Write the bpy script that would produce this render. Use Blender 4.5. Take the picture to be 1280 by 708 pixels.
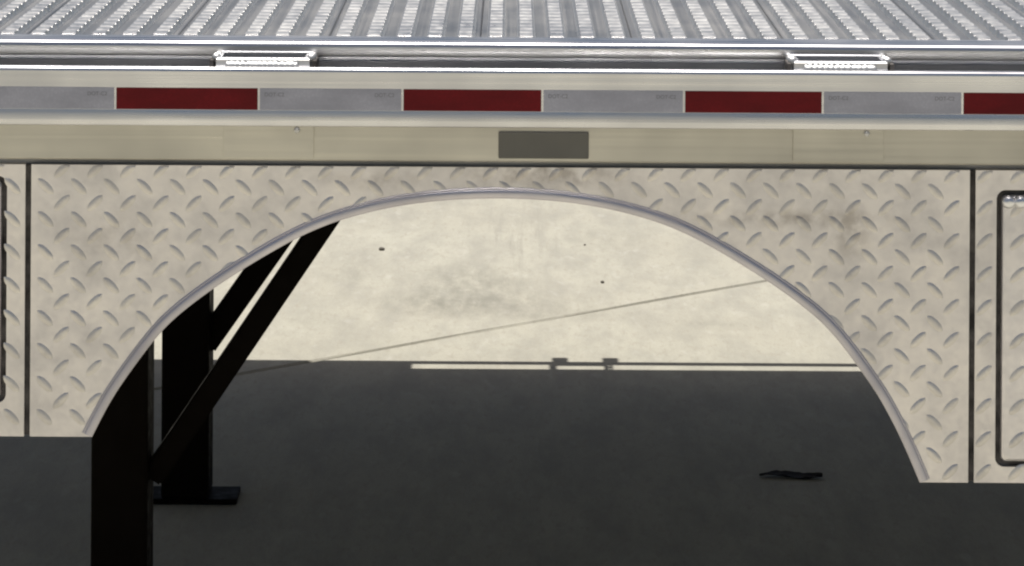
import bpy, bmesh, math, random
from mathutils import Vector, Matrix, Euler
R = math.radians
random.seed(7)
for o in list(bpy.data.objects): bpy.data.objects.remove(o)
SC = bpy.context.scene
COL = SC.collection

# ------------------------------------------------------------------ camera, sky, sun, exposure
D, H = 3.25, 1.33                     # distance to the bed side, camera height
F = D * 1161.0                        # focal length in photo pixels (1280 wide)
HORIZON = -450.0                      # photo row of the horizon
ROLL = 0.0062
cam = bpy.data.cameras.new('camera'); camo = bpy.data.objects.new('camera', cam); COL.objects.link(camo)
camo.location = (0, -D, H); camo.rotation_euler = (R(90), -ROLL, 0)
cam.sensor_width = 36; cam.lens = 36 * F / 1280
cam.shift_y = (HORIZON - 354) / 1280
cam.clip_end = 600; cam.clip_start = 0.05
SC.camera = camo

SUN_EL, SUN_AZ = 80.5, -18.0          # azimuth measured from +Y (behind the bed) towards +X
w = bpy.data.worlds.new('World'); SC.world = w; w.use_nodes = True
nt = w.node_tree
sky = nt.nodes.new('ShaderNodeTexSky'); sky.sky_type = 'NISHITA'; sky.sun_disc = False
sky.sun_elevation = R(SUN_EL); sky.sun_rotation = R(SUN_AZ)
sky.dust_density = 4.0; sky.air_density = 0.9; sky.ozone_density = 0.6
bg = nt.nodes['Background']; bg.inputs['Strength'].default_value = 0.05
nt.links.new(sky.outputs[0], bg.inputs['Color'])
sl = bpy.data.lights.new('sun', 'SUN'); sl.energy = 4.2; sl.angle = R(0.53); sl.color = (1, .96, .90)
so = bpy.data.objects.new('sun', sl); COL.objects.link(so); so.location = (0, 0, 20)
sd = Vector((math.sin(R(SUN_AZ)) * math.cos(R(SUN_EL)), math.cos(R(SUN_AZ)) * math.cos(R(SUN_EL)), math.sin(R(SUN_EL))))
so.rotation_euler = sd.to_track_quat('Z', 'Y').to_euler()
SC.view_settings.view_transform = 'Standard'; SC.view_settings.look = 'None'
SC.view_settings.exposure = 0.38; SC.view_settings.gamma = 1; SC.view_settings.use_curve_mapping = False
SC.render.filter_size = 1.9
SC.cycles.filter_width = 2.2
SC.cycles.use_denoising = True
SC.cycles.max_bounces = 8

MROT = Euler((R(90), -ROLL, 0)).to_matrix()
def ray(px, py): return MROT @ Vector(((px - 640) / F, (HORIZON - py) / F, -1))
def at(px, py, Y):                    # photo pixel -> point on the vertical plane at depth Y
    d = ray(px, py); t = (Y + D) / d.y
    return Vector((d.x * t, Y, H + d.z * t))
def ground_at(px, py, Z=0.0):
    d = ray(px, py); t = (Z - H) / d.z
    return Vector((d.x * t, -D + d.y * t, Z))
def zrow(row, Y): return at(640, row, Y).z
def xcol(col, row, Y): return at(col, row, Y).x

# ------------------------------------------------------------------ materials
def mat(name, base, rough=.5, metal=0.0):
    m = bpy.data.materials.new(name); m.use_nodes = True
    b = m.node_tree.nodes['Principled BSDF']
    b.inputs['Base Color'].default_value = (*base, 1); b.inputs['Roughness'].default_value = rough
    b.inputs['Metallic'].default_value = metal
    return m, m.node_tree, b
def nd(t, kind, **kw):
    n = t.nodes.new(kind)
    for k, v in kw.items(): setattr(n, k, v)
    return n
def coords(t, scale=(1, 1, 1), rot=(0, 0, 0), loc=(0, 0, 0)):
    g = nd(t, 'ShaderNodeNewGeometry'); mp = nd(t, 'ShaderNodeMapping')
    mp.inputs['Scale'].default_value = scale; mp.inputs['Rotation'].default_value = rot; mp.inputs['Location'].default_value = loc
    t.links.new(g.outputs['Position'], mp.inputs['Vector']); return mp.outputs[0]
def noise(t, vec, scale, detail=4, rough=.55):
    n = nd(t, 'ShaderNodeTexNoise'); n.inputs['Scale'].default_value = scale; n.inputs['Detail'].default_value = detail
    n.inputs['Roughness'].default_value = rough; t.links.new(vec, n.inputs['Vector']); return n.outputs['Fac']
def remap(t, v, a, b, c, d):
    n = nd(t, 'ShaderNodeMapRange'); n.inputs[1].default_value = a; n.inputs[2].default_value = b
    n.inputs[3].default_value = c; n.inputs[4].default_value = d; t.links.new(v, n.inputs[0]); return n.outputs[0]
def math_(t, op, a, b=None):
    n = nd(t, 'ShaderNodeMath', operation=op)
    for i, v in enumerate((a, b)):
        if v is None: continue
        if isinstance(v, (int, float)): n.inputs[i].default_value = v
        else: t.links.new(v, n.inputs[i])
    return n.outputs[0]
def mix(t, fac, a, b, blend='MIX'):
    n = nd(t, 'ShaderNodeMix', data_type='RGBA', blend_type=blend)
    if isinstance(fac, (int, float)): n.inputs[0].default_value = fac
    else: t.links.new(fac, n.inputs[0])
    for i, v in ((6, a), (7, b)):
        if isinstance(v, tuple): n.inputs[i].default_value = (*v, 1)
        else: t.links.new(v, n.inputs[i])
    return n.outputs[2]
def bump(t, b, h, strength, dist):
    n = nd(t, 'ShaderNodeBump'); n.inputs['Strength'].default_value = strength; n.inputs['Distance'].default_value = dist
    t.links.new(h, n.inputs['Height']); t.links.new(n.outputs[0], b.inputs['Normal'])

def brushed(name, base, rough, streak=(1.5, 260, 260), wav=.0012, rspread=.1):
    m, t, b = mat(name, base, rough, 1.0)
    s = noise(t, coords(t, streak), 1.0, 3)
    big = noise(t, coords(t), 7, 3)
    t.links.new(math_(t, 'ADD', remap(t, s, .3, .7, rough - rspread, rough + rspread), remap(t, big, .3, .7, -.06, .08)), b.inputs['Roughness'])
    t.links.new(mix(t, remap(t, big, .35, .7, 0, 1), tuple(c * 1.04 for c in base), tuple(c * .87 for c in base)), b.inputs['Base Color'])
    hh = math_(t, 'ADD', math_(t, 'MULTIPLY', s, .05), math_(t, 'MULTIPLY', noise(t, coords(t), 11, 2), 1.0))
    bump(t, b, hh, .6, wav)
    return m
RAIL = brushed('rail_aluminium', (.84, .84, .85), .31)
NOSE = brushed('trim_aluminium', (.66, .66, .675), .30)
FASCIA = brushed('fascia_aluminium', (.67, .645, .565), .42, wav=.0008)
DECK = brushed('deck_aluminium', (.39, .385, .375), .38, streak=(260, 1.5, 260), rspread=.06)
RIBM = brushed('rib_aluminium', (.80, .79, .765), .36, streak=(90, 40, 90), rspread=.05)
POCK = brushed('pocket_aluminium', (.72, .72, .73), .36)
LIP = brushed('arch_lip_aluminium', (.69, .665, .70), .46, streak=(30, 30, 30))
WEB = brushed('shaded_web_aluminium', (.27, .27, .28), .5)  # darkened tone stands in for the shade low in the rail slot
UNDER = brushed('underframe_aluminium', (.45, .45, .45), .5)

def plate(name, base, rough):
    m, t, b = mat(name, base, rough, 1.0)
    v = coords(t)
    fine = noise(t, v, 160, 3); mid = noise(t, v, 22, 4); big = noise(t, coords(t, (1, 1, 1.6)), 5, 3)
    rr = math_(t, 'ADD', remap(t, fine, .3, .7, rough - .07, rough + .09), remap(t, mid, .3, .7, -.08, .1))
    t.links.new(rr, b.inputs['Roughness'])
    c = mix(t, remap(t, big, .35, .68, 0, 1), base, tuple(k * .95 for k in base))
    c = mix(t, remap(t, mid, .48, .70, 0, .8), c, tuple(k * .86 for k in base))
    # rubbed smear running across the plate right of the arch and a dull patch above it
    for (px, py, sx, sz, amt) in ((990, 274, .12, .010, .6), (1062, 292, .026, .034, .5), (680, 218, .095, .017, .7), (470, 225, .06, .012, .4), (150, 300, .06, .03, .3)):
        p = at(px, py, .07)
        mp = coords(t, (1 / sx, 0, 1 / sz), (0, 0, 0), (-p.x / sx, 0, -p.z / sz))
        ln = nd(t, 'ShaderNodeVectorMath', operation='LENGTH'); t.links.new(mp, ln.inputs[0])
        k = math_(t, 'MULTIPLY', remap(t, ln.outputs['Value'], 1.25, .3, 0, 1), remap(t, noise(t, v, 55, 4), .36, .62, 0, amt))
        c = mix(t, k, c, (.44, .40, .36))
    t.links.new(c, b.inputs['Base Color'])
    hh = math_(t, 'ADD', math_(t, 'MULTIPLY', fine, .10), math_(t, 'MULTIPLY', noise(t, v, 9, 2), 1.0))
    bump(t, b, hh, .55, .002)
    return m
PLATE = plate('tread_plate', (.945, .905, .875), .45)
LUG = plate('tread_lug', (.86, .825, .78), .52)
DOORM = plate('door_plate', (.91, .88, .875), .38)

BLACK, t_, b_ = mat('black_paint', (.0062, .0044, .0030), .55)
t_.links.new(remap(t_, noise(t_, coords(t_), 60, 4), .3, .7, .45, .75), b_.inputs['Roughness']); b_.inputs['Specular IOR Level'].default_value = .04
GASKET, _, _ = mat('black_seal', (.012, .011, .01), .8)
SEAL_SHADE, t_, b_ = mat('grey_brown_seal_and_shade', (.035, .030, .026), .8)  # seals, and the painted shade at the pocket ends
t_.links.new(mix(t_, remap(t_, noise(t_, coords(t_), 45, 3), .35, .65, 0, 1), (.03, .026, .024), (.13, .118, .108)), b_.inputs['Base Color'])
GREYP, t_, b_ = mat('dull_grey_plate', (.085, .083, .074), .6)
t_.links.new(mix(t_, noise(t_, coords(t_), 40, 3), (.135, .132, .116), (.17, .165, .145)), b_.inputs['Base Color'])
WELD, t_, b_ = mat('weld_metal', (.74, .74, .73), .55, 1.0)
bump(t_, b_, noise(t_, coords(t_), 420, 3), .4, .0008)
BRIGHT = mat('bright_steel', (.92, .92, .93), .32, 1.0)[0]
def tape(name, c1, c2):
    m, t, b = mat(name, c1, .38)
    vo = nd(t, 'ShaderNodeTexVoronoi'); vo.inputs['Scale'].default_value = 330; t.links.new(coords(t), vo.inputs['Vector'])
    c = mix(t, remap(t, vo.outputs['Distance'], .1, .6, 0, .6), c1, c2)
    c = mix(t, remap(t, noise(t, coords(t, (1, 1, 3)), 14, 4), .40, .68, 0, .9), c, tuple(k * .86 for k in c2))
    t.links.new(c, b.inputs['Base Color']); b.inputs['Specular IOR Level'].default_value = .18
    return m
REDT = tape('red_reflective_film', (.22, .008, .013), (.15, .006, .010))
WHITET = tape('silver_reflective_film', (.57, .57, .63), (.47, .47, .53))
INK, _, _ = mat('tape_print', (.24, .24, .26), .6)
SCRAP, _, _ = mat('dark_scrap', (.013, .011, .011), .9)
STONE, _, _ = mat('dark_stone', (.13, .12, .10), .85)

def concrete():
    m, t, b = mat('concrete', (.5, .47, .39), .85)
    v = coords(t)
    big = noise(t, v, 1.7, 5, .6); va = coords(t, (1, .32, 1), (0, 0, R(12)))
    mid = noise(t, va, 13, 6, .66); fine = noise(t, va, 75, 4, .7); grit = noise(t, v, 320, 2)
    c = mix(t, remap(t, big, .3, .7, 0, 1), (.39, .378, .315), (.35, .333, .275))
    c = mix(t, remap(t, mid, .42, .66, 0, .8), c, (.285, .275, .235))
    c = mix(t, remap(t, fine, .52, .70, 0, .75), c, (.30, .28, .23))
    c = mix(t, remap(t, grit, .56, .74, 0, .8), c, (.25, .23, .195))
    c = mix(t, remap(t, noise(t, coords(t, (1, .35, 1), (0, 0, 0), (9, 3, 0)), 34, 4), .58, .76, 0, .45), c, (.45, .435, .385))
    # scuff marks: faint narrow streaks running away from the bed
    p = ground_at(640, 300)
    st = noise(t, coords(t, (38, 1.3, 1), (0, 0, R(-9))), 1.0, 4, .6)
    mp = coords(t, (1 / .11, 1 / .5, 0), (0, 0, 0), (-p.x / .11, -p.y / .5, 0))
    ln = nd(t, 'ShaderNodeVectorMath', operation='LENGTH'); t.links.new(mp, ln.inputs[0])
    c = mix(t, math_(t, 'MULTIPLY', remap(t, ln.outputs['Value'], 1.4, .2, 0, 1), remap(t, st, .5, .66, 0, .75)), c, (.25, .24, .205))
    # old dried stains
    for (px, py, sx, sy, amt) in ((585, 355, .13, .22, .7), (610, 380, .20, .12, .65), (550, 380, .10, .10, .6), (700, 395, .2, .05, .35),
                                  (890, 405, .12, .05, .35), (440, 345, .07, .2, .35), (380, 400, .10, .12, .3), (760, 300, .10, .16, .28)):
        p = ground_at(px, py)
        mp = coords(t, (1 / sx, 1 / sy, 0), (0, 0, 0), (-p.x / sx, -p.y / sy, 0))
        ln = nd(t, 'ShaderNodeVectorMath', operation='LENGTH'); t.links.new(mp, ln.inputs[0])
        k = math_(t, 'MULTIPLY', remap(t, ln.outputs['Value'], 1.35, .1, 0, 1), remap(t, noise(t, va, 24, 6, .7), .36, .62, 0, amt))
        c = mix(t, k, c, (.185, .18, .15))
    t.links.new(c, b.inputs['Base Color'])
    b.inputs['Specular IOR Level'].default_value = .3
    hh = math_(t, 'ADD', math_(t, 'MULTIPLY', fine, .6), math_(t, 'MULTIPLY', grit, .3))
    bump(t, b, hh, .5, .003)
    return m
CONC = concrete()
DIRT, t_, b_ = mat('joint_dirt', (.2, .19, .16), .95)
t_.links.new(mix(t_, noise(t_, coords(t_), 30, 4), (.19, .18, .15), (.33, .31, .27)), b_.inputs['Base Color'])

# ------------------------------------------------------------------ mesh helpers
def link(name, me, m, parent=None):
    me.name = name
    if m and not me.materials: me.materials.append(m)
    o = bpy.data.objects.new(name, me); COL.objects.link(o)
    if parent: o.parent = parent
    return o
def pyd(name, vs, fs, m, parent=None, smooth=False, angle=None):
    me = bpy.data.meshes.new(name); me.from_pydata([tuple(v) for v in vs], [], fs); me.validate(); me.update()
    bm = bmesh.new(); bm.from_mesh(me); bmesh.ops.recalc_face_normals(bm, faces=bm.faces)
    if smooth:
        for f in bm.faces: f.smooth = True
        if angle:
            for e in bm.edges:
                if len(e.link_faces) == 2 and e.calc_face_angle(0) > angle: e.smooth = False
    bm.to_mesh(me); bm.free()
    return link(name, me, m, parent)
def box(name, lo, hi, m, parent=None, bev=.0015):
    bm = bmesh.new(); bmesh.ops.create_cube(bm, size=1)
    s = [h - l for l, h in zip(lo, hi)]; c = [(h + l) / 2 for l, h in zip(lo, hi)]
    for v in bm.verts: v.co = Vector([v.co[i] * s[i] + c[i] for i in range(3)])
    if bev: bmesh.ops.bevel(bm, geom=list(bm.edges), offset=min(bev, min(s) * .45), segments=2, profile=.5, affect='EDGES')
    me = bpy.data.meshes.new(name); bm.to_mesh(me); bm.free()
    return link(name, me, m, parent)
def profile_x(name, prof, x0, x1, m, parent=None, smooth=True, angle=R(40), n=1):   # (y, z) outline swept along X
    vs, fs = [], []; k = len(prof)
    for i in range(n + 1):
        x = x0 + (x1 - x0) * i / n
        vs += [(x, y, z) for y, z in prof]
    for i in range(n):
        for j in range(k): fs.append((i * k + j, i * k + (j + 1) % k, (i + 1) * k + (j + 1) % k, (i + 1) * k + j))
    fs += [tuple(range(k)), tuple(range(n * k, n * k + k))]
    return pyd(name, vs, fs, m, parent, smooth, angle)
def rounded(y0, y1, z0, z1, r, seg=5):          # r = radii of (front bottom, back bottom, back top, front top)
    out = []
    for (cy, cz, rr, a0) in ((y0, z0, r[0], 180), (y1, z0, r[1], 270), (y1, z1, r[2], 0), (y0, z1, r[3], 90)):
        sy = 1 if cy == y0 else -1; sz = 1 if cz == z0 else -1
        for i in range(seg + 1):
            a = R(a0 + 90 * i / seg)
            out.append((cy + sy * rr + rr * math.cos(a), cz + sz * rr + rr * math.sin(a)))
    return out
def bar(name, p, q, wd, m, parent=None, up=Vector((0, 1, 0)), bev=.003):   # square tube from p to q
    d = (q - p); L = d.length; d.normalize(); s = d.cross(up).normalized(); u = s.cross(d)
    bm = bmesh.new(); bmesh.ops.create_cube(bm, size=1)
    for v in bm.verts: v.co = Vector((v.co.x * wd, v.co.y * wd, v.co.z * L))
    bmesh.ops.bevel(bm, geom=[e for e in bm.edges], offset=bev, segments=2, affect='EDGES')
    M = Matrix((s, u, d)).transposed().to_4x4(); M.translation = (p + q) / 2
    bm.transform(M); me = bpy.data.meshes.new(name); bm.to_mesh(me); bm.free()
    return link(name, me, m, parent)
def dup(o, parent, loc=None, rz=None):
    c = o.copy(); COL.objects.link(c); c.parent = parent
    if loc is not None: c.location = loc
    if rz is not None: c.rotation_euler = (0, 0, rz)
    return c

# ------------------------------------------------------------------ ground: base sheet and cast concrete slabs
me = bpy.data.meshes.new('ground'); G = 150
me.from_pydata([(-G, -G, -.014), (G, -G, -.014), (G, G, -.014), (-G, G, -.014)], [], [(0, 1, 2, 3)])
ground = link('ground', me, DIRT); ground['kind'] = 'structure'
A, B = ground_at(456, 440), ground_at(958, 351)
ang = math.atan2(B.y - A.y, B.x - A.x)
ux, uy = Vector((math.cos(ang), math.sin(ang), 0)), Vector((-math.sin(ang), math.cos(ang), 0))
SLAB, GAP = 4.2, .010
orig = A + ux * -1.7                      # a corner of the slab grid, out of sight to the left
def slab_mesh():
    s = SLAB / 2 - GAP / 2; e = .004; vs = []; n = 14
    ring = []
    for k in range(4):
        for i in range(n):
            f = -1 + 2 * i / n
            x, y = [(f, -1), (1, f), (-f, 1), (-1, -f)][k]; ring.append((x * s, y * s))
    N = len(ring)
    rnd = random.Random(3)
    vs += [(x + rnd.uniform(-.0015, .0015), y + rnd.uniform(-.0015, .0015), -.014) for x, y in ring]
    vs += [(x + rnd.uniform(-.0015, .0015), y + rnd.uniform(-.0015, .0015), -e) for x, y in ring]
    vs += [(x * (1 - e / s) + rnd.uniform(-.001, .001), y * (1 - e / s) + rnd.uniform(-.001, .001), 0) for x, y in ring]
    fs = [(a * N + i, a * N + (i + 1) % N, (a + 1) * N + (i + 1) % N, (a + 1) * N + i) for a in (0, 1) for i in range(N)]
    fs.append(tuple(range(2 * N, 3 * N)))
    return vs, fs
vs, fs = slab_mesh()
first = pyd('concrete_slab', vs, fs, CONC, ground)
for i in range(-6, 6):
    for j in range(-6, 6):
        p = orig + ux * (i + .5) * SLAB + uy * (j + .5) * SLAB
        o = first if (i, j) == (-6, -6) else dup(first, ground)
        o.location = (p.x, p.y, 0); o.rotation_euler = (0, 0, ang)

# ------------------------------------------------------------------ flatbed body
def tag(o, label, cat, group=None):
    o['label'] = label; o['category'] = cat
    if group: o['group'] = group
bed = bpy.data.objects.new('flatbed_body', None); COL.objects.link(bed)
tag(bed, 'silver aluminium flatbed truck body with ribbed deck and arched wheel cutout in diamond plate', 'truck bed')
bed.location = (0, 0, 0)
X0, X1, W = -1.30, 1.70, 2.44
YF, YP = .064, .070                       # fascia and plate planes
z_rail_top, z_rail_bot = zrow(87, 0), zrow(160, 0)
z_nose = zrow(53.5, .068)
z_fas_bot = zrow(203, YF)
z_deck = z_nose - .006

# rub rail, edge trim and fascia: this side, and the same lengths turned round for the far side
def both(o):
    c = dup(o, bed, (X0 + X1, W, 0), math.pi); return c
rail = profile_x('rub_rail', [(0, z_rail_top - .0047), (0, zrow(139.6, 0)), (0, zrow(140.0, 0)), (-.0001, zrow(140.5, 0)), (-.0017, zrow(152, 0)), (-.0016, zrow(153, 0)), (-.0012, z_rail_bot + .001), (.0004, z_rail_bot)] + rounded(0, .014, z_rail_bot, z_rail_top, (.007, .003, .004, .0042))[6:], X0, X1, RAIL, bed, n=24)
both(rail)
zn = z_nose
nose_prof = [(YF + .006, z_fas_bot + .02), (YF + .006, zn - .017), (YF + .001, zn - .015)] + \
            [(YF + .006 - .006 * math.cos(R(a)), zn - .006 + .006 * math.sin(R(a))) for a in (0, 18, 36, 54, 72, 90)] + \
            [(YF + .050, zn), (YF + .052, zn - .002), (YF + .052, zn - .02), (YF + .03, zn - .02), (YF + .03, z_fas_bot + .02)]
both(profile_x('edge_trim', nose_prof, X0, X1, NOSE, bed, n=8))
z_web = z_rail_top - .030
both(box('light_leak_angle', (X0, YF + .040, zn - .046), (X1, YF + .075, zn - .0365), UNDER, bed, 0))  # unseen angle added to stop sun leaking between trim and planks
both(box('slot_shade_web', (X0, YF + .001, z_web + .0003), (X1, YF + .005, zn - .0205), WEB, bed, 0))  # strip kept dark to paint the slot's shade
fas_prof = [(YF, z_fas_bot + .0015), (YF, z_web), (YF + .006, z_web), (YF + .006, z_fas_bot + .0045),
            (YF + .040, z_fas_bot + .0045), (YF + .040, z_fas_bot), (YF + .0015, z_fas_bot)]
both(profile_x('side_fascia', fas_prof, X0, X1, FASCIA, bed, smooth=False, n=16))
# recessed backing strip behind the joint between fascia and plates
both(box('backing_strip', (X0, YF + .018, z_fas_bot - .022), (X1, YF + .024, z_fas_bot - .0002), UNDER, bed, 0))

# stake pockets with weld beads
def pocket(x, far=False):
    rt = z_rail_top
    x0, x1 = x - .0505, x + .0505; y0, y1 = .0142, .0638; zt = rt + .0085; zb = z_rail_bot + .004; th = .0055
    vs = []; fs = []
    o_ = [(x0, y0), (x1, y0), (x1, y1), (x0, y1)]; i_ = [(x0 + th, y0 + th), (x1 - th, y0 + th), (x1 - th, y1 - th), (x0 + th, y1 - th)]
    b = .0016
    ob = [(x0 + b, y0 + b), (x1 - b, y0 + b), (x1 - b, y1 - b), (x0 + b, y1 - b)]
    rings = [(o_, zb), (o_, zt - b), (ob, zt), ([(ix + (b * .6 if ix > x else -b * .6) * -0, iy) for ix, iy in i_], zt), (i_, zt - .001), (i_, zb)]
    for rg, z in rings: vs += [(px, py, z) for px, py in rg]
    n = len(rings)
    for a in range(n):
        for k in range(4):
            c = (a + 1) % n
            fs.append((a * 4 + k, a * 4 + (k + 1) % 4, c * 4 + (k + 1) % 4, c * 4 + k))
    p = pyd('stake_pocket', vs, fs, POCK, bed)
    def bead(pts, r0):
        vs, fs = [], []; n = 7
        rnd = random.Random(int(x * 1000) + len(pts))
        for i, q in enumerate(pts):
            tdir = (pts[min(i + 1, len(pts) - 1)] - pts[max(i - 1, 0)]).normalized()
            s = tdir.cross(Vector((0, 0, 1))).normalized() if abs(tdir.z) < .9 else Vector((1, 0, 0)); u = tdir.cross(s)
            r = r0 * (1 + .14 * math.sin(i * 1.9) + rnd.uniform(-.10, .10))
            if i in (0, len(pts) - 1): r *= .35
            for k in range(n):
                a = 2 * math.pi * k / n; vs.append(q + s * r * math.cos(a) + u * r * math.sin(a))
        for i in range(len(pts) - 1):
            for k in range(n): fs.append((i * n + k, i * n + (k + 1) % n, (i + 1) * n + (k + 1) % n, (i + 1) * n + k))
        fs += [tuple(range(n)), tuple(range(len(pts) * n - n, len(pts) * n))]
        return pyd('weld_bead', vs, fs, WELD, p, True)
    N = 44
    bead([Vector((x0 + .010 + (x1 - x0 - .022) * i / N, .0125, rt + .0006)) for i in range(N + 1)], .0048)
    bead([Vector((x0 + .012 + (x1 - x0 - .024) * i / N, .0150, rt + .0052)) for i in range(N + 1)], .0030)
    for xs in (x0 - .001, x1 + .001):
        bead([Vector((xs, .048 + .012 * i / 6, zt - .003)) for i in range(7)], .0042)
        bead([Vector((xs, .022 + .010 * i / 6, zt - .001)) for i in range(7)], .0044)
    for sx in (x0 - .0075, x1 + .0030):  # dark boxes standing in for the shaded gap ends beside the pocket
        box('pocket_end_shade', (sx, .0146, rt - .012), (sx + .0045, .046, rt + .0062), SEAL_SHADE, p, .0008)
    # cover plate of the pocket on the fascia with its bolt
    if not far: box('pocket_cover', (x0 + .004, YF - .0028, z_fas_bot + .0035), (x1 + .002, YF + .001, z_rail_bot - .0015), FASCIA, bed, .0004)
    return p
def bolt(x, z, Y, r, h, m, parent):
    vs, fs = [], []; n = 10
    prof = [(r, 0), (r, -.5 * h), (.75 * r, -.9 * h), (.3 * r, -h)]
    for rr, y in prof: vs += [(x + rr * math.cos(2 * math.pi * k / n), Y + y, z + rr * math.sin(2 * math.pi * k / n)) for k in range(n)]
    for a in range(len(prof) - 1):
        for k in range(n): fs.append((a * n + k, a * n + (k + 1) % n, (a + 1) * n + (k + 1) % n, (a + 1) * n + k))
    fs.append(tuple(range((len(prof) - 1) * n, len(prof) * n)))
    return pyd('bolt', vs, fs, m, parent, True, R(50))
xp1, xp2 = xcol(330, 80, .03), xcol(1049, 88, .03); pitch = xp2 - xp1
for k in (-1, 0, 1, 2):
    x = xp1 + k * pitch
    if X0 + .06 < x < X1 - .06:
        pocket(x); bolt(x + .034, zrow(164, YF), YF - .0029, .0034, .0035, WELD, bed)
# far side pockets (only seen through the light they let onto the ground)
fx0 = ground_at(733, 456).x - .055
for k in (-2, -1, 0, 1, 2):
    x = fx0 + k * pitch
    if X0 + .06 < x < X1 - .06:
        q = pocket(X0 + X1 - x, True)
        q.location = (X0 + X1, W, 0); q.rotation_euler = (0, 0, math.pi)

xc = ground_at(515, 458).x - .045
box('slot_sun_blocker', (X0, W - .066, z_rail_top + .0005), (xc, W - .001, z_rail_top + .004), UNDER, bed, .001)  # unseen strip added to keep sunlight out of this stretch of far slot
for px in (700, 763):  # unseen blocks added on the far rail to cast two small shadows
    hx = ground_at(px, 452).x - .042
    box('shadow_block', (hx - .0145, W + .0005, z_rail_bot + .004), (hx + .0145, W + .034, z_rail_bot + .016), UNDER, bed, .003)
# reflective strips on the rail
edges = [(-214, -36, 0), (-36, 144, 1), (144, 323.5, 0), (323.5, 503, 1), (503, 678, 0), (678, 855, 1), (855, 1028.5, 0), (1028.5, 1203, 1), (1203, 1376, 0), (1376, 1549, 1)]
edges = [(a, b, 1 - w_) for a, b, w_ in edges]
zt0, zt1 = zrow(139.5, 0), zrow(112.5, 0)
for a, b, red in edges:
    xa, xb = xcol(a, 126, 0), xcol(b, 126, 0)
    o = box('reflective_strip', (xa + .0012, -.0009, zt0), (xb - .0012, .0002, zt1), REDT if red else WHITET, bed, .0003)
    o['label'] = 'red reflective strip' if red else 'silver white reflective strip'
    if not red:
        for xx in (xa + .006, xb - .030):
            cu = bpy.data.curves.new('strip_print', 'FONT'); cu.body = 'DOT-C2'; cu.size = .0058
            tmp = bpy.data.objects.new('tmp', cu); COL.objects.link(tmp)
            dg = bpy.context.evaluated_depsgraph_get(); me = bpy.data.meshes.new_from_object(tmp.evaluated_get(dg))
            bpy.data.objects.remove(tmp)
            me.materials.clear()
            q = link('strip_print', me, INK, o); q.rotation_euler = (R(90), 0, 0); q.location = (xx, -.00105, zt1 - .0085)

# dull grey plate on the fascia
pa, pb = at(623, 198, YF), at(736, 165, YF)
gp = box('grey_plate', (pa.x, YF - .003, pa.z), (pb.x, YF + .0003, pb.z), GREYP, bed, .0024)

# deck planks and their serrated ribs
PITCH = 38.1 / 1161 * (D + .13) / D; NR = 5
yd0, yd1 = YF + .058, W - YF - .058
xr = xcol(620, 38, .15)
def rib_mesh():
    vs, fs = [], []; per = .030; y = yd0 + .004; rows = []
    k = 0
    zb = z_deck + .0002
    while y < yd1 - .01:
        for (dy, h) in ((0, .0050), (.00105, .0065), (.0185, .0065), (.0200, .0050)): rows.append((y + dy, h))
        y += per; k += 1
    for y, h in rows:
        for sx, z in ((-.0105, 0), (-.0072, h), (.0072, h), (.0105, 0)): vs.append((sx, y, zb + z))
    for i in range(len(rows) - 1):
        for j in range(3): fs.append((i * 4 + j, i * 4 + j + 1, i * 4 + 4 + j + 1, i * 4 + 4 + j))
    fs += [(0, 1, 2, 3), tuple(len(rows) * 4 - 4 + j for j in range(4))]
    return vs, fs
vs, fs = rib_mesh(); rib0 = None
pw = NR * PITCH
k0 = math.ceil((X0 + .01 - (xr - PITCH / 2)) / pw)
plank0 = None; k = k0
while True:
    xa = xr - PITCH / 2 + k * pw
    if xa + pw > X1: break
    if plank0 is None:
        pr = [(0, -.03), (pw - .0006, -.03), (pw - .0006, -.018), (pw + .008, -.018), (pw + .008, -.014), (pw - .0006, -.014), (pw - .0006, -.0012),
              (pw - .0018, 0), (.0012, 0), (0, -.0012), (0, -.012), (.009, -.012), (.009, -.020), (0, -.020)]
        vs2 = [(x, y, z_deck + z) for y in (yd0, yd1) for x, z in pr]; q = len(pr)
        fs2 = [(a, (a + 1) % q, q + (a + 1) % q, q + a) for a in range(q)] + [tuple(range(q)), tuple(range(q, 2 * q))]
        plank0 = pyd('deck_plank', vs2, fs2, DECK, bed); pl = plank0
    else: pl = dup(plank0, bed)
    pl.location = (xa, 0, 0)
    for j in range(NR):
        if rib0 is None: rib0 = pyd('deck_rib', vs, fs, RIBM, pl); rb = rib0
        else: rb = dup(rib0, pl)
        rb.location = (PITCH * (j + .5), 0, 0)
    k += 1
# underframe: two long sills and cross members below the deck
for yy in (.82, 1.56): box('long_sill', (X0, yy, z_deck - .16), (X1, yy + .06, z_deck - .09), UNDER, bed, .003)
for i in range(9):
    xx = X0 + .02 + (X1 - X0 - .09) * i / 8
    box('cross_member', (xx, YF + .05, z_deck - .088), (xx + .05, W - YF - .05, z_deck - .032), UNDER, bed, .003)
box('end_channel', (X0 - .006, YF, z_fas_bot), (X0 - .0005, W - YF, z_deck), UNDER, bed, .001)
box('end_channel', (X1 + .0005, YF, z_fas_bot), (X1 + .006, W - YF, z_deck), UNDER, bed, .001)

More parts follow.
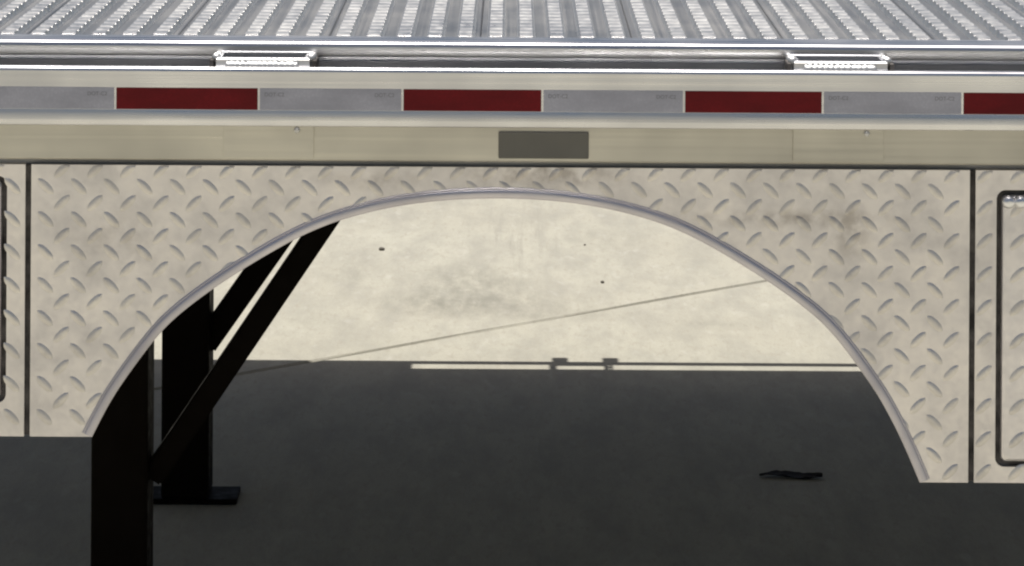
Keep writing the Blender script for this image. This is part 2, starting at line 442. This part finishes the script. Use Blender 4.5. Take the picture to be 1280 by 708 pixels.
# ---- fender plate with the arch
HW = [(247, 0), (248.6, 48), (252.5, 95), (259, 133), (269, 178), (282, 217), (297, 248), (312, 276), (338, 319), (362, 357), (393, 397), (407, 412),
      (430, 432), (458, 452), (487, 473), (500, 481), (528, 496), (544, 504), (570, 516), (597, 527), (612, 533)]
def pchip(tbl, x):
    for i in range(len(tbl) - 1):
        if tbl[i][0] <= x <= tbl[i + 1][0]:
            a, b = tbl[i], tbl[i + 1]; f = (x - a[0]) / (b[0] - a[0]); return a[1] + f * (b[1] - a[1])
    return tbl[-1][1]
CX = 620
zl, zr_ = zrow(549.5, YP), zrow(600, YP)
pts = []
for hw, sgn in [(h, -1) for h in HW[::-1]] + [(h, 1) for h in HW[1:]]:
    p = at(CX + sgn * hw[1], hw[0], YP); pts.append((p.x, p.z))
def catmull(P, n=10):
    out = []
    for i in range(len(P) - 1):
        p0, p1, p2, p3 = P[max(i - 1, 0)], P[i], P[i + 1], P[min(i + 2, len(P) - 1)]
        for k in range(n):
            t = k / n
            out.append(tuple(.5 * ((2 * p1[c]) + (-p0[c] + p2[c]) * t + (2 * p0[c] - 5 * p1[c] + 4 * p2[c] - p3[c]) * t * t + (-p0[c] + 3 * p1[c] - 3 * p2[c] + p3[c]) * t ** 3) for c in (0, 1)))
    out.append(P[-1]); return out
arc = catmull(pts, 10)
for _ in range(140):                                     # fair the curve
    arc = [arc[0]] + [tuple(.25 * arc[i - 1][c] + .5 * arc[i][c] + .25 * arc[i + 1][c] for c in (0, 1)) for i in range(1, len(arc) - 1)] + [arc[-1]]
def cut(arc, zl, zr):                                   # end the arch at the lower edges of the plate
    n = len(arc) // 2
    L = [p for p in arc[:n] if p[1] > zl]; i = arc.index(L[0]); a, b = arc[i - 1], arc[i]
    f = (zl - a[1]) / (b[1] - a[1]); L.insert(0, (a[0] + f * (b[0] - a[0]), zl))
    Rr = [p for p in arc[n:] if p[1] > zr]; i = arc.index(Rr[-1]); a, b = arc[i], arc[i + 1]
    f = (zr - a[1]) / (b[1] - a[1]); Rr.append((a[0] + f * (b[0] - a[0]), zr))
    return L + Rr
arc = cut(arc, zl, zr_)
def normals(P):
    out = []
    for i in range(len(P)):
        a, b = P[max(i - 1, 0)], P[min(i + 1, len(P) - 1)]
        dx, dz = b[0] - a[0], b[1] - a[1]; l = math.hypot(dx, dz); out.append((-dz / l, dx / l))
    return out
nrm = normals(arc)                                      # points outward (up, away from the opening)
xsl, xsr = xcol(34.5, 380, YP), xcol(1215, 400, YP)     # seams to the tool boxes
z_pl_top = zrow(209.5, YP)
SEAM = .0032
low = [(xsl + SEAM, zl)] + arc + [(xsr - SEAM, zr_)]
n = len(low); TH = .003
vs = []
for y in (YP, YP + TH):
    vs += [(x, y, z) for x, z in low]; vs += [(x, y, z_pl_top) for x, z in low]
fs = []
for i in range(n - 1):
    fs.append((i, i + 1, n + i + 1, n + i)); fs.append((2 * n + i, 2 * n + i + 1, 3 * n + i + 1, 3 * n + i))
    fs.append((i, i + 1, 2 * n + i + 1, 2 * n + i)); fs.append((n + i, n + i + 1, 3 * n + i + 1, 3 * n + i))
fs += [(0, n, 3 * n, 2 * n), (n - 1, 2 * n - 1, 4 * n - 1, 3 * n - 1)]
fender = pyd('fender_plate', vs, fs, PLATE, bed)
# rolled lip round the arch: half round bead in front, flange turned back
prof = [(.0002, .030), (.0002, -.0015)] + [(.0055 - .0055 * math.cos(R(a)), -.0015 - .0016 * math.sin(R(a))) for a in range(15, 166, 25)] + \
       [(.0110, -.0012), (.0122, -.0016), (.0134, -.0010), (.0138, .0004), (.0034, .0040), (.0030, .030)]
vs, fs = [], []; k = len(prof)
for (x, z), (nx, nz) in zip(arc, nrm):
    vs += [(x + nx * u * .88, YP + d, z + nz * u * .88) for u, d in prof]
for i in range(len(arc) - 1):
    for j in range(k): fs.append((i * k + j, i * k + (j + 1) % k, (i + 1) * k + (j + 1) % k, (i + 1) * k + j))
fs += [tuple(range(k)), tuple(range(len(arc) * k - k, len(arc) * k))]
pyd('arch_lip', vs, fs, LIP, fender, True, R(50))
# inner wheel panel strip behind the plate, so that the opening has a wall above it
# ---- diamond tread lugs
LP = 41.2 / 1161 * (D + YP) / D
gx, gz = at(57, 233, YP).x, at(57, 233, YP).z
def lugs(name, parent, inside, xr_, zr__, m, Y, seed, clip=None):
    m = LUG
    rnd = random.Random(seed); vs, fs = [], []
    NU, NV = 8, 4; Lh, Wh, hh = .0124, .0049, .00125
    i0, i1 = int((xr_[0] - gx) / LP) - 2, int((xr_[1] - gx) / LP) + 2
    j0, j1 = int((zr__[0] - gz) / LP) - 2, int((zr__[1] - gz) / LP) + 2
    for i in range(i0, i1):
        for j in range(j0, j1):
            for kind in (0, 1):
                cx = gx + (i + .5 * kind) * LP; cz = gz + (j + .5 * kind) * LP
                a = R(-45 if kind == 0 else 45)
                ca, sa = math.cos(a), math.sin(a)
                if not all(inside(cx + t * ca * Lh, cz + t * sa * Lh) for t in ((-1, -.5, 0, .5, 1) if clip is None else (-.45, 0, .45))): continue
                f = rnd.uniform(.8, 1.1); b = len(vs)
                for u in range(NU + 1):
                    uu = -1 + 2 * u / NU; wv = max(.12, (1 - abs(uu) ** 2.3) ** .6)
                    for v in range(NV + 1):
                        vv = -1 + 2 * v / NV
                        lx, lz = uu * Lh, vv * Wh * wv
                        h = hh * f * (1 - vv ** 2) * (1 - uu ** 4) - .00012 * (abs(vv) == 1 or abs(uu) == 1)
                        X_, Z_ = cx + lx * ca - lz * sa, cz + lx * sa + lz * ca
                        if clip:
                            zc = clip[2] if X_ < 0 else clip[3]
                            X_ = min(max(X_, clip[0]), clip[1]); Z_ = min(max(Z_, zc), clip[4])
                        vs.append((X_, Y - h, Z_))
                for u in range(NU):
                    for v in range(NV):
                        q = b + u * (NV + 1) + v; fs.append((q, q + 1, q + NV + 2, q + NV + 1))
    if not vs: return None
    o = pyd(name, vs, fs, m, parent, True); o['kind'] = 'stuff'
    return o
def arch_z(x):
    if x < arc[0][0] or x > arc[-1][0]: return None
    for i in range(len(arc) - 1):
        if arc[i][0] <= x <= arc[i + 1][0]:
            f = (x - arc[i][0]) / max(1e-9, arc[i + 1][0] - arc[i][0]); return arc[i][1] + f * (arc[i + 1][1] - arc[i][1])
def in_fender(x, z):
    if not (xsl + SEAM + .001 < x < xsr - SEAM - .001 and z < z_pl_top - .001): return False
    if z < (zl if x < 0 else zr_) + .001: return False
    return all(math.hypot(x - a, z - b) > .0062 for a, b in arc[::4]) and (arch_z(x) is None or z > arch_z(x))
lugs('diamond_tread', fender, in_fender, (xsl, xsr), (zr_, z_pl_top), PLATE, YP, 1, (xsl + SEAM + .0005, xsr - SEAM - .0005, zl + .0005, zr_ + .0005, z_pl_top - .0005))

# ---- tool boxes either side
def rrect(x0, x1, z0, z1, r, seg=6):
    out = []
    for cx, cz, a0 in ((x1 - r, z1 - r, 0), (x0 + r, z1 - r, 90), (x0 + r, z0 + r, 180), (x1 - r, z0 + r, 270)):
        out += [(cx + r * math.cos(R(a0 + 90 * i / seg)), cz + r * math.sin(R(a0 + 90 * i / seg))) for i in range(seg + 1)]
    return out
def inr(x, z, x0, x1, z0, z1): return x0 < x < x1 and z0 < z < z1
def tool_box(x0, x1, z0, dx0, dx1, dz0, dz1, seed):
    z1 = z_pl_top; hole = rrect(dx0, dx1, dz0, dz1, .010); dep = .42; n = len(hole); seg = 6
    cor = [(x1, z1), (x0, z1), (x0, z0), (x1, z0)]
    vs = [(x, YP, z) for x, z in hole] + [(x, YP, z) for x, z in cor] + [(x, YP + .018, z) for x, z in hole] + [(x, YP + dep, z) for x, z in cor]
    fs = []
    m_ = seg + 1; C = n; B2 = n + 4; E = 2 * n + 4
    for c in range(4):
        for i in range(seg): fs.append((c * m_ + i, c * m_ + i + 1, C + c))
        fs.append((c * m_ + seg, ((c + 1) % 4) * m_, C + (c + 1) % 4, C + c))
        fs.append((C + c, C + (c + 1) % 4, E + (c + 1) % 4, E + c))
    for i in range(n): fs.append((i, (i + 1) % n, B2 + (i + 1) % n, B2 + i))
    fs += [(E, E + 1, E + 2, E + 3)]
    tb = pyd('tool_box', vs, fs, PLATE, bed)
    # seal behind the door gap
    box('door_seal', (dx0 - .003, YP + .0045, dz0 - .003), (dx1 + .003, YP + .021, dz1 + .003), SEAL_SHADE, tb, 0)
    # door: slightly domed rounded plate
    g = .0058; vs, fs = [], []
    for ins, dy in ((0, .012), (0, .0016), (.0012, -.0008), (.0034, -.0022)):
        vs += [(x, YP + dy, z) for x, z in rrect(dx0 + g + ins, dx1 - g - ins, dz0 + g + ins, dz1 - g - ins, .006)]
    for a in range(3):
        for i in range(n): fs.append((a * n + i, a * n + (i + 1) % n, (a + 1) * n + (i + 1) % n, (a + 1) * n + i))
    fs += [tuple(range(n)), tuple(range(3 * n, 4 * n))]
    door = pyd('tool_box_door', vs, fs, DOORM, tb, True, R(12))
    lugs('diamond_tread', tb, lambda x, z: inr(x, z, x0 + .001, x1 - .001, z0 + .001, z1 - .001) and not inr(x, z, dx0 - .001, dx1 + .001, dz0 - .001, dz1 + .001), (x0, x1), (z0, z1), PLATE, YP, seed, (x0 + .0005, x1 - .0005, z0 + .0005, z0 + .0005, z1 - .0005))
    lugs('diamond_tread', door, lambda x, z: inr(x, z, dx0 + .011, dx1 - .011, dz0 + .011, dz1 - .011), (x0, x1), (z0, z1), DOORM, YP - .0022, seed + 1)
    return tb, door
for xs, z0 in ((xsl, zl), (xsr, zr_)):
    box('seam_seal', (xs - SEAM - .004, YP + .0032, z0 + .001), (xs + SEAM + .004, YP + .009, z_pl_top - .001), SEAL_SHADE, fender, .0005)
gl = at(8.5, 300, YP)
tool_box(X0, xsl - SEAM, zl, X0 + .05, gl.x, zrow(508, YP), zrow(224, YP), 11)
gr_ = at(1245.5, 300, YP)
tbr, doorr = tool_box(xsr + SEAM, X1, zr_, gr_.x, X1 - .06, zrow(580, YP), zrow(234, YP), 21)
for px in (1260, 1275):
    p = at(px, 252, YP); bolt(p.x, p.z, YP - .0022, .0075, .008, BRIGHT, doorr)

# ------------------------------------------------------------------ black support legs under the bed
def leg(X, Y, wd, ba, bb, bw, label, foot=.080):
    r = bpy.data.objects.new('support_leg', None); COL.objects.link(r); r.location = (X, Y, 0)
    tag(r, label, 'support leg', 'black support legs under the bed')
    zt = z_deck - .166
    box('post', (-wd / 2, -wd / 2, .0092), (wd / 2, wd / 2, zt), BLACK, r, .004)
    box('base_plate', (-.080, -foot, .0004), (.080, foot, .009), BLACK, r, .002)
    box('top_plate', (-.070, -.070, zt + .0003), (.070, .070, zt + .010), BLACK, r, .002)
    o = Vector((X, Y, 0)); d = (bb - ba).normalized()
    top = ba + d * ((z_deck - .10 - ba.z) / d.z)
    bar('brace', ba - d * .03 - o, top - o, bw, BLACK, r)
    return r
YA = .56; ga = at(153.2, 600, YA)
leg(ga.x, YA, .0708, at(207, 572, YA), at(391, 300, YA), .029,
    'nearer black steel leg, wider and running out of the picture below the arch')
gb = ground_at(236, 632); YB = gb.y + .038
wb = at(263.5, 560, YB).x - at(204.5, 560, YB).x
leg(at(234, 560, YB).x, YB, wb, at(271, 410, YB), at(345, 305, YB), .036,
    'farther black steel leg standing on a square base plate in the shade', .037)

# ------------------------------------------------------------------ small things on the ground
def scrap():
    p = ground_at(990, 597)
    vs, fs = [], []; n = 14; rnd = random.Random(5)
    for i in range(n + 1):
        t = i / n; x = -.052 + .100 * t
        hw = 0.014 * math.sin(math.pi * min(1, t * .92 + .04)) ** .7 * (.75 + .5 * t)
        for k, v in enumerate((-1, -.4, .3, 1)):
            z = .002 + .003 * (v * v) * (.4 + t) + .002 * math.sin(7 * t) + rnd.uniform(0, .002)
            vs.append((x, v * hw + .004 * math.sin(5 * t), z))
    N = len(vs); vs += [(x, y, z - .0014) for x, y, z in vs]
    for i in range(n):
        for k in range(3):
            q = i * 4 + k; fs.append((q, q + 1, q + 5, q + 4)); fs.append((N + q, N + q + 1, N + q + 5, N + q + 4))
    for i in range(n):
        fs.append((i * 4, i * 4 + 4, N + i * 4 + 4, N + i * 4)); fs.append((i * 4 + 3, i * 4 + 7, N + i * 4 + 7, N + i * 4 + 3))
    fs += [(0, 1, N + 1, N), (1, 2, N + 2, N + 1), (2, 3, N + 3, N + 2)]
    q = n * 4; fs += [(q + a, q + a + 1, N + q + a + 1, N + q + a) for a in range(3)]
    o = pyd('dark_scrap', vs, fs, SCRAP, None, True, R(50)); o.location = (p.x, p.y, 0)
    tag(o, 'small dark curled scrap lying on the shaded concrete below the right end of the arch', 'debris')
scrap()
def pebble(px, py, s, label, seed):
    p = ground_at(px, py); bm = bmesh.new(); bmesh.ops.create_icosphere(bm, subdivisions=2, radius=1)
    rnd = random.Random(seed)
    for v in bm.verts:
        v.co *= rnd.uniform(.86, 1.1); v.co = Vector((v.co.x * s[0], v.co.y * s[1], v.co.z * s[2]))
    for f in bm.faces: f.smooth = True
    me = bpy.data.meshes.new('pebble'); bm.to_mesh(me); bm.free()
    o = link('pebble', me, STONE); o.location = (p.x, p.y, s[2] * .7)
    tag(o, label, 'pebble', 'pebbles on the sunlit concrete')
pebble(477, 313, (.0070, .006, .004), 'largest dark pebble on the sunlit concrete, right of the black braces', 1)
pebble(753, 354, (.0042, .004, .003), 'small dark pebble on the sunlit concrete just above the slanting joint', 2)
pebble(731, 307, (.0026, .003, .002), 'tiny pebble on the sunlit concrete near the top of the arch', 3)
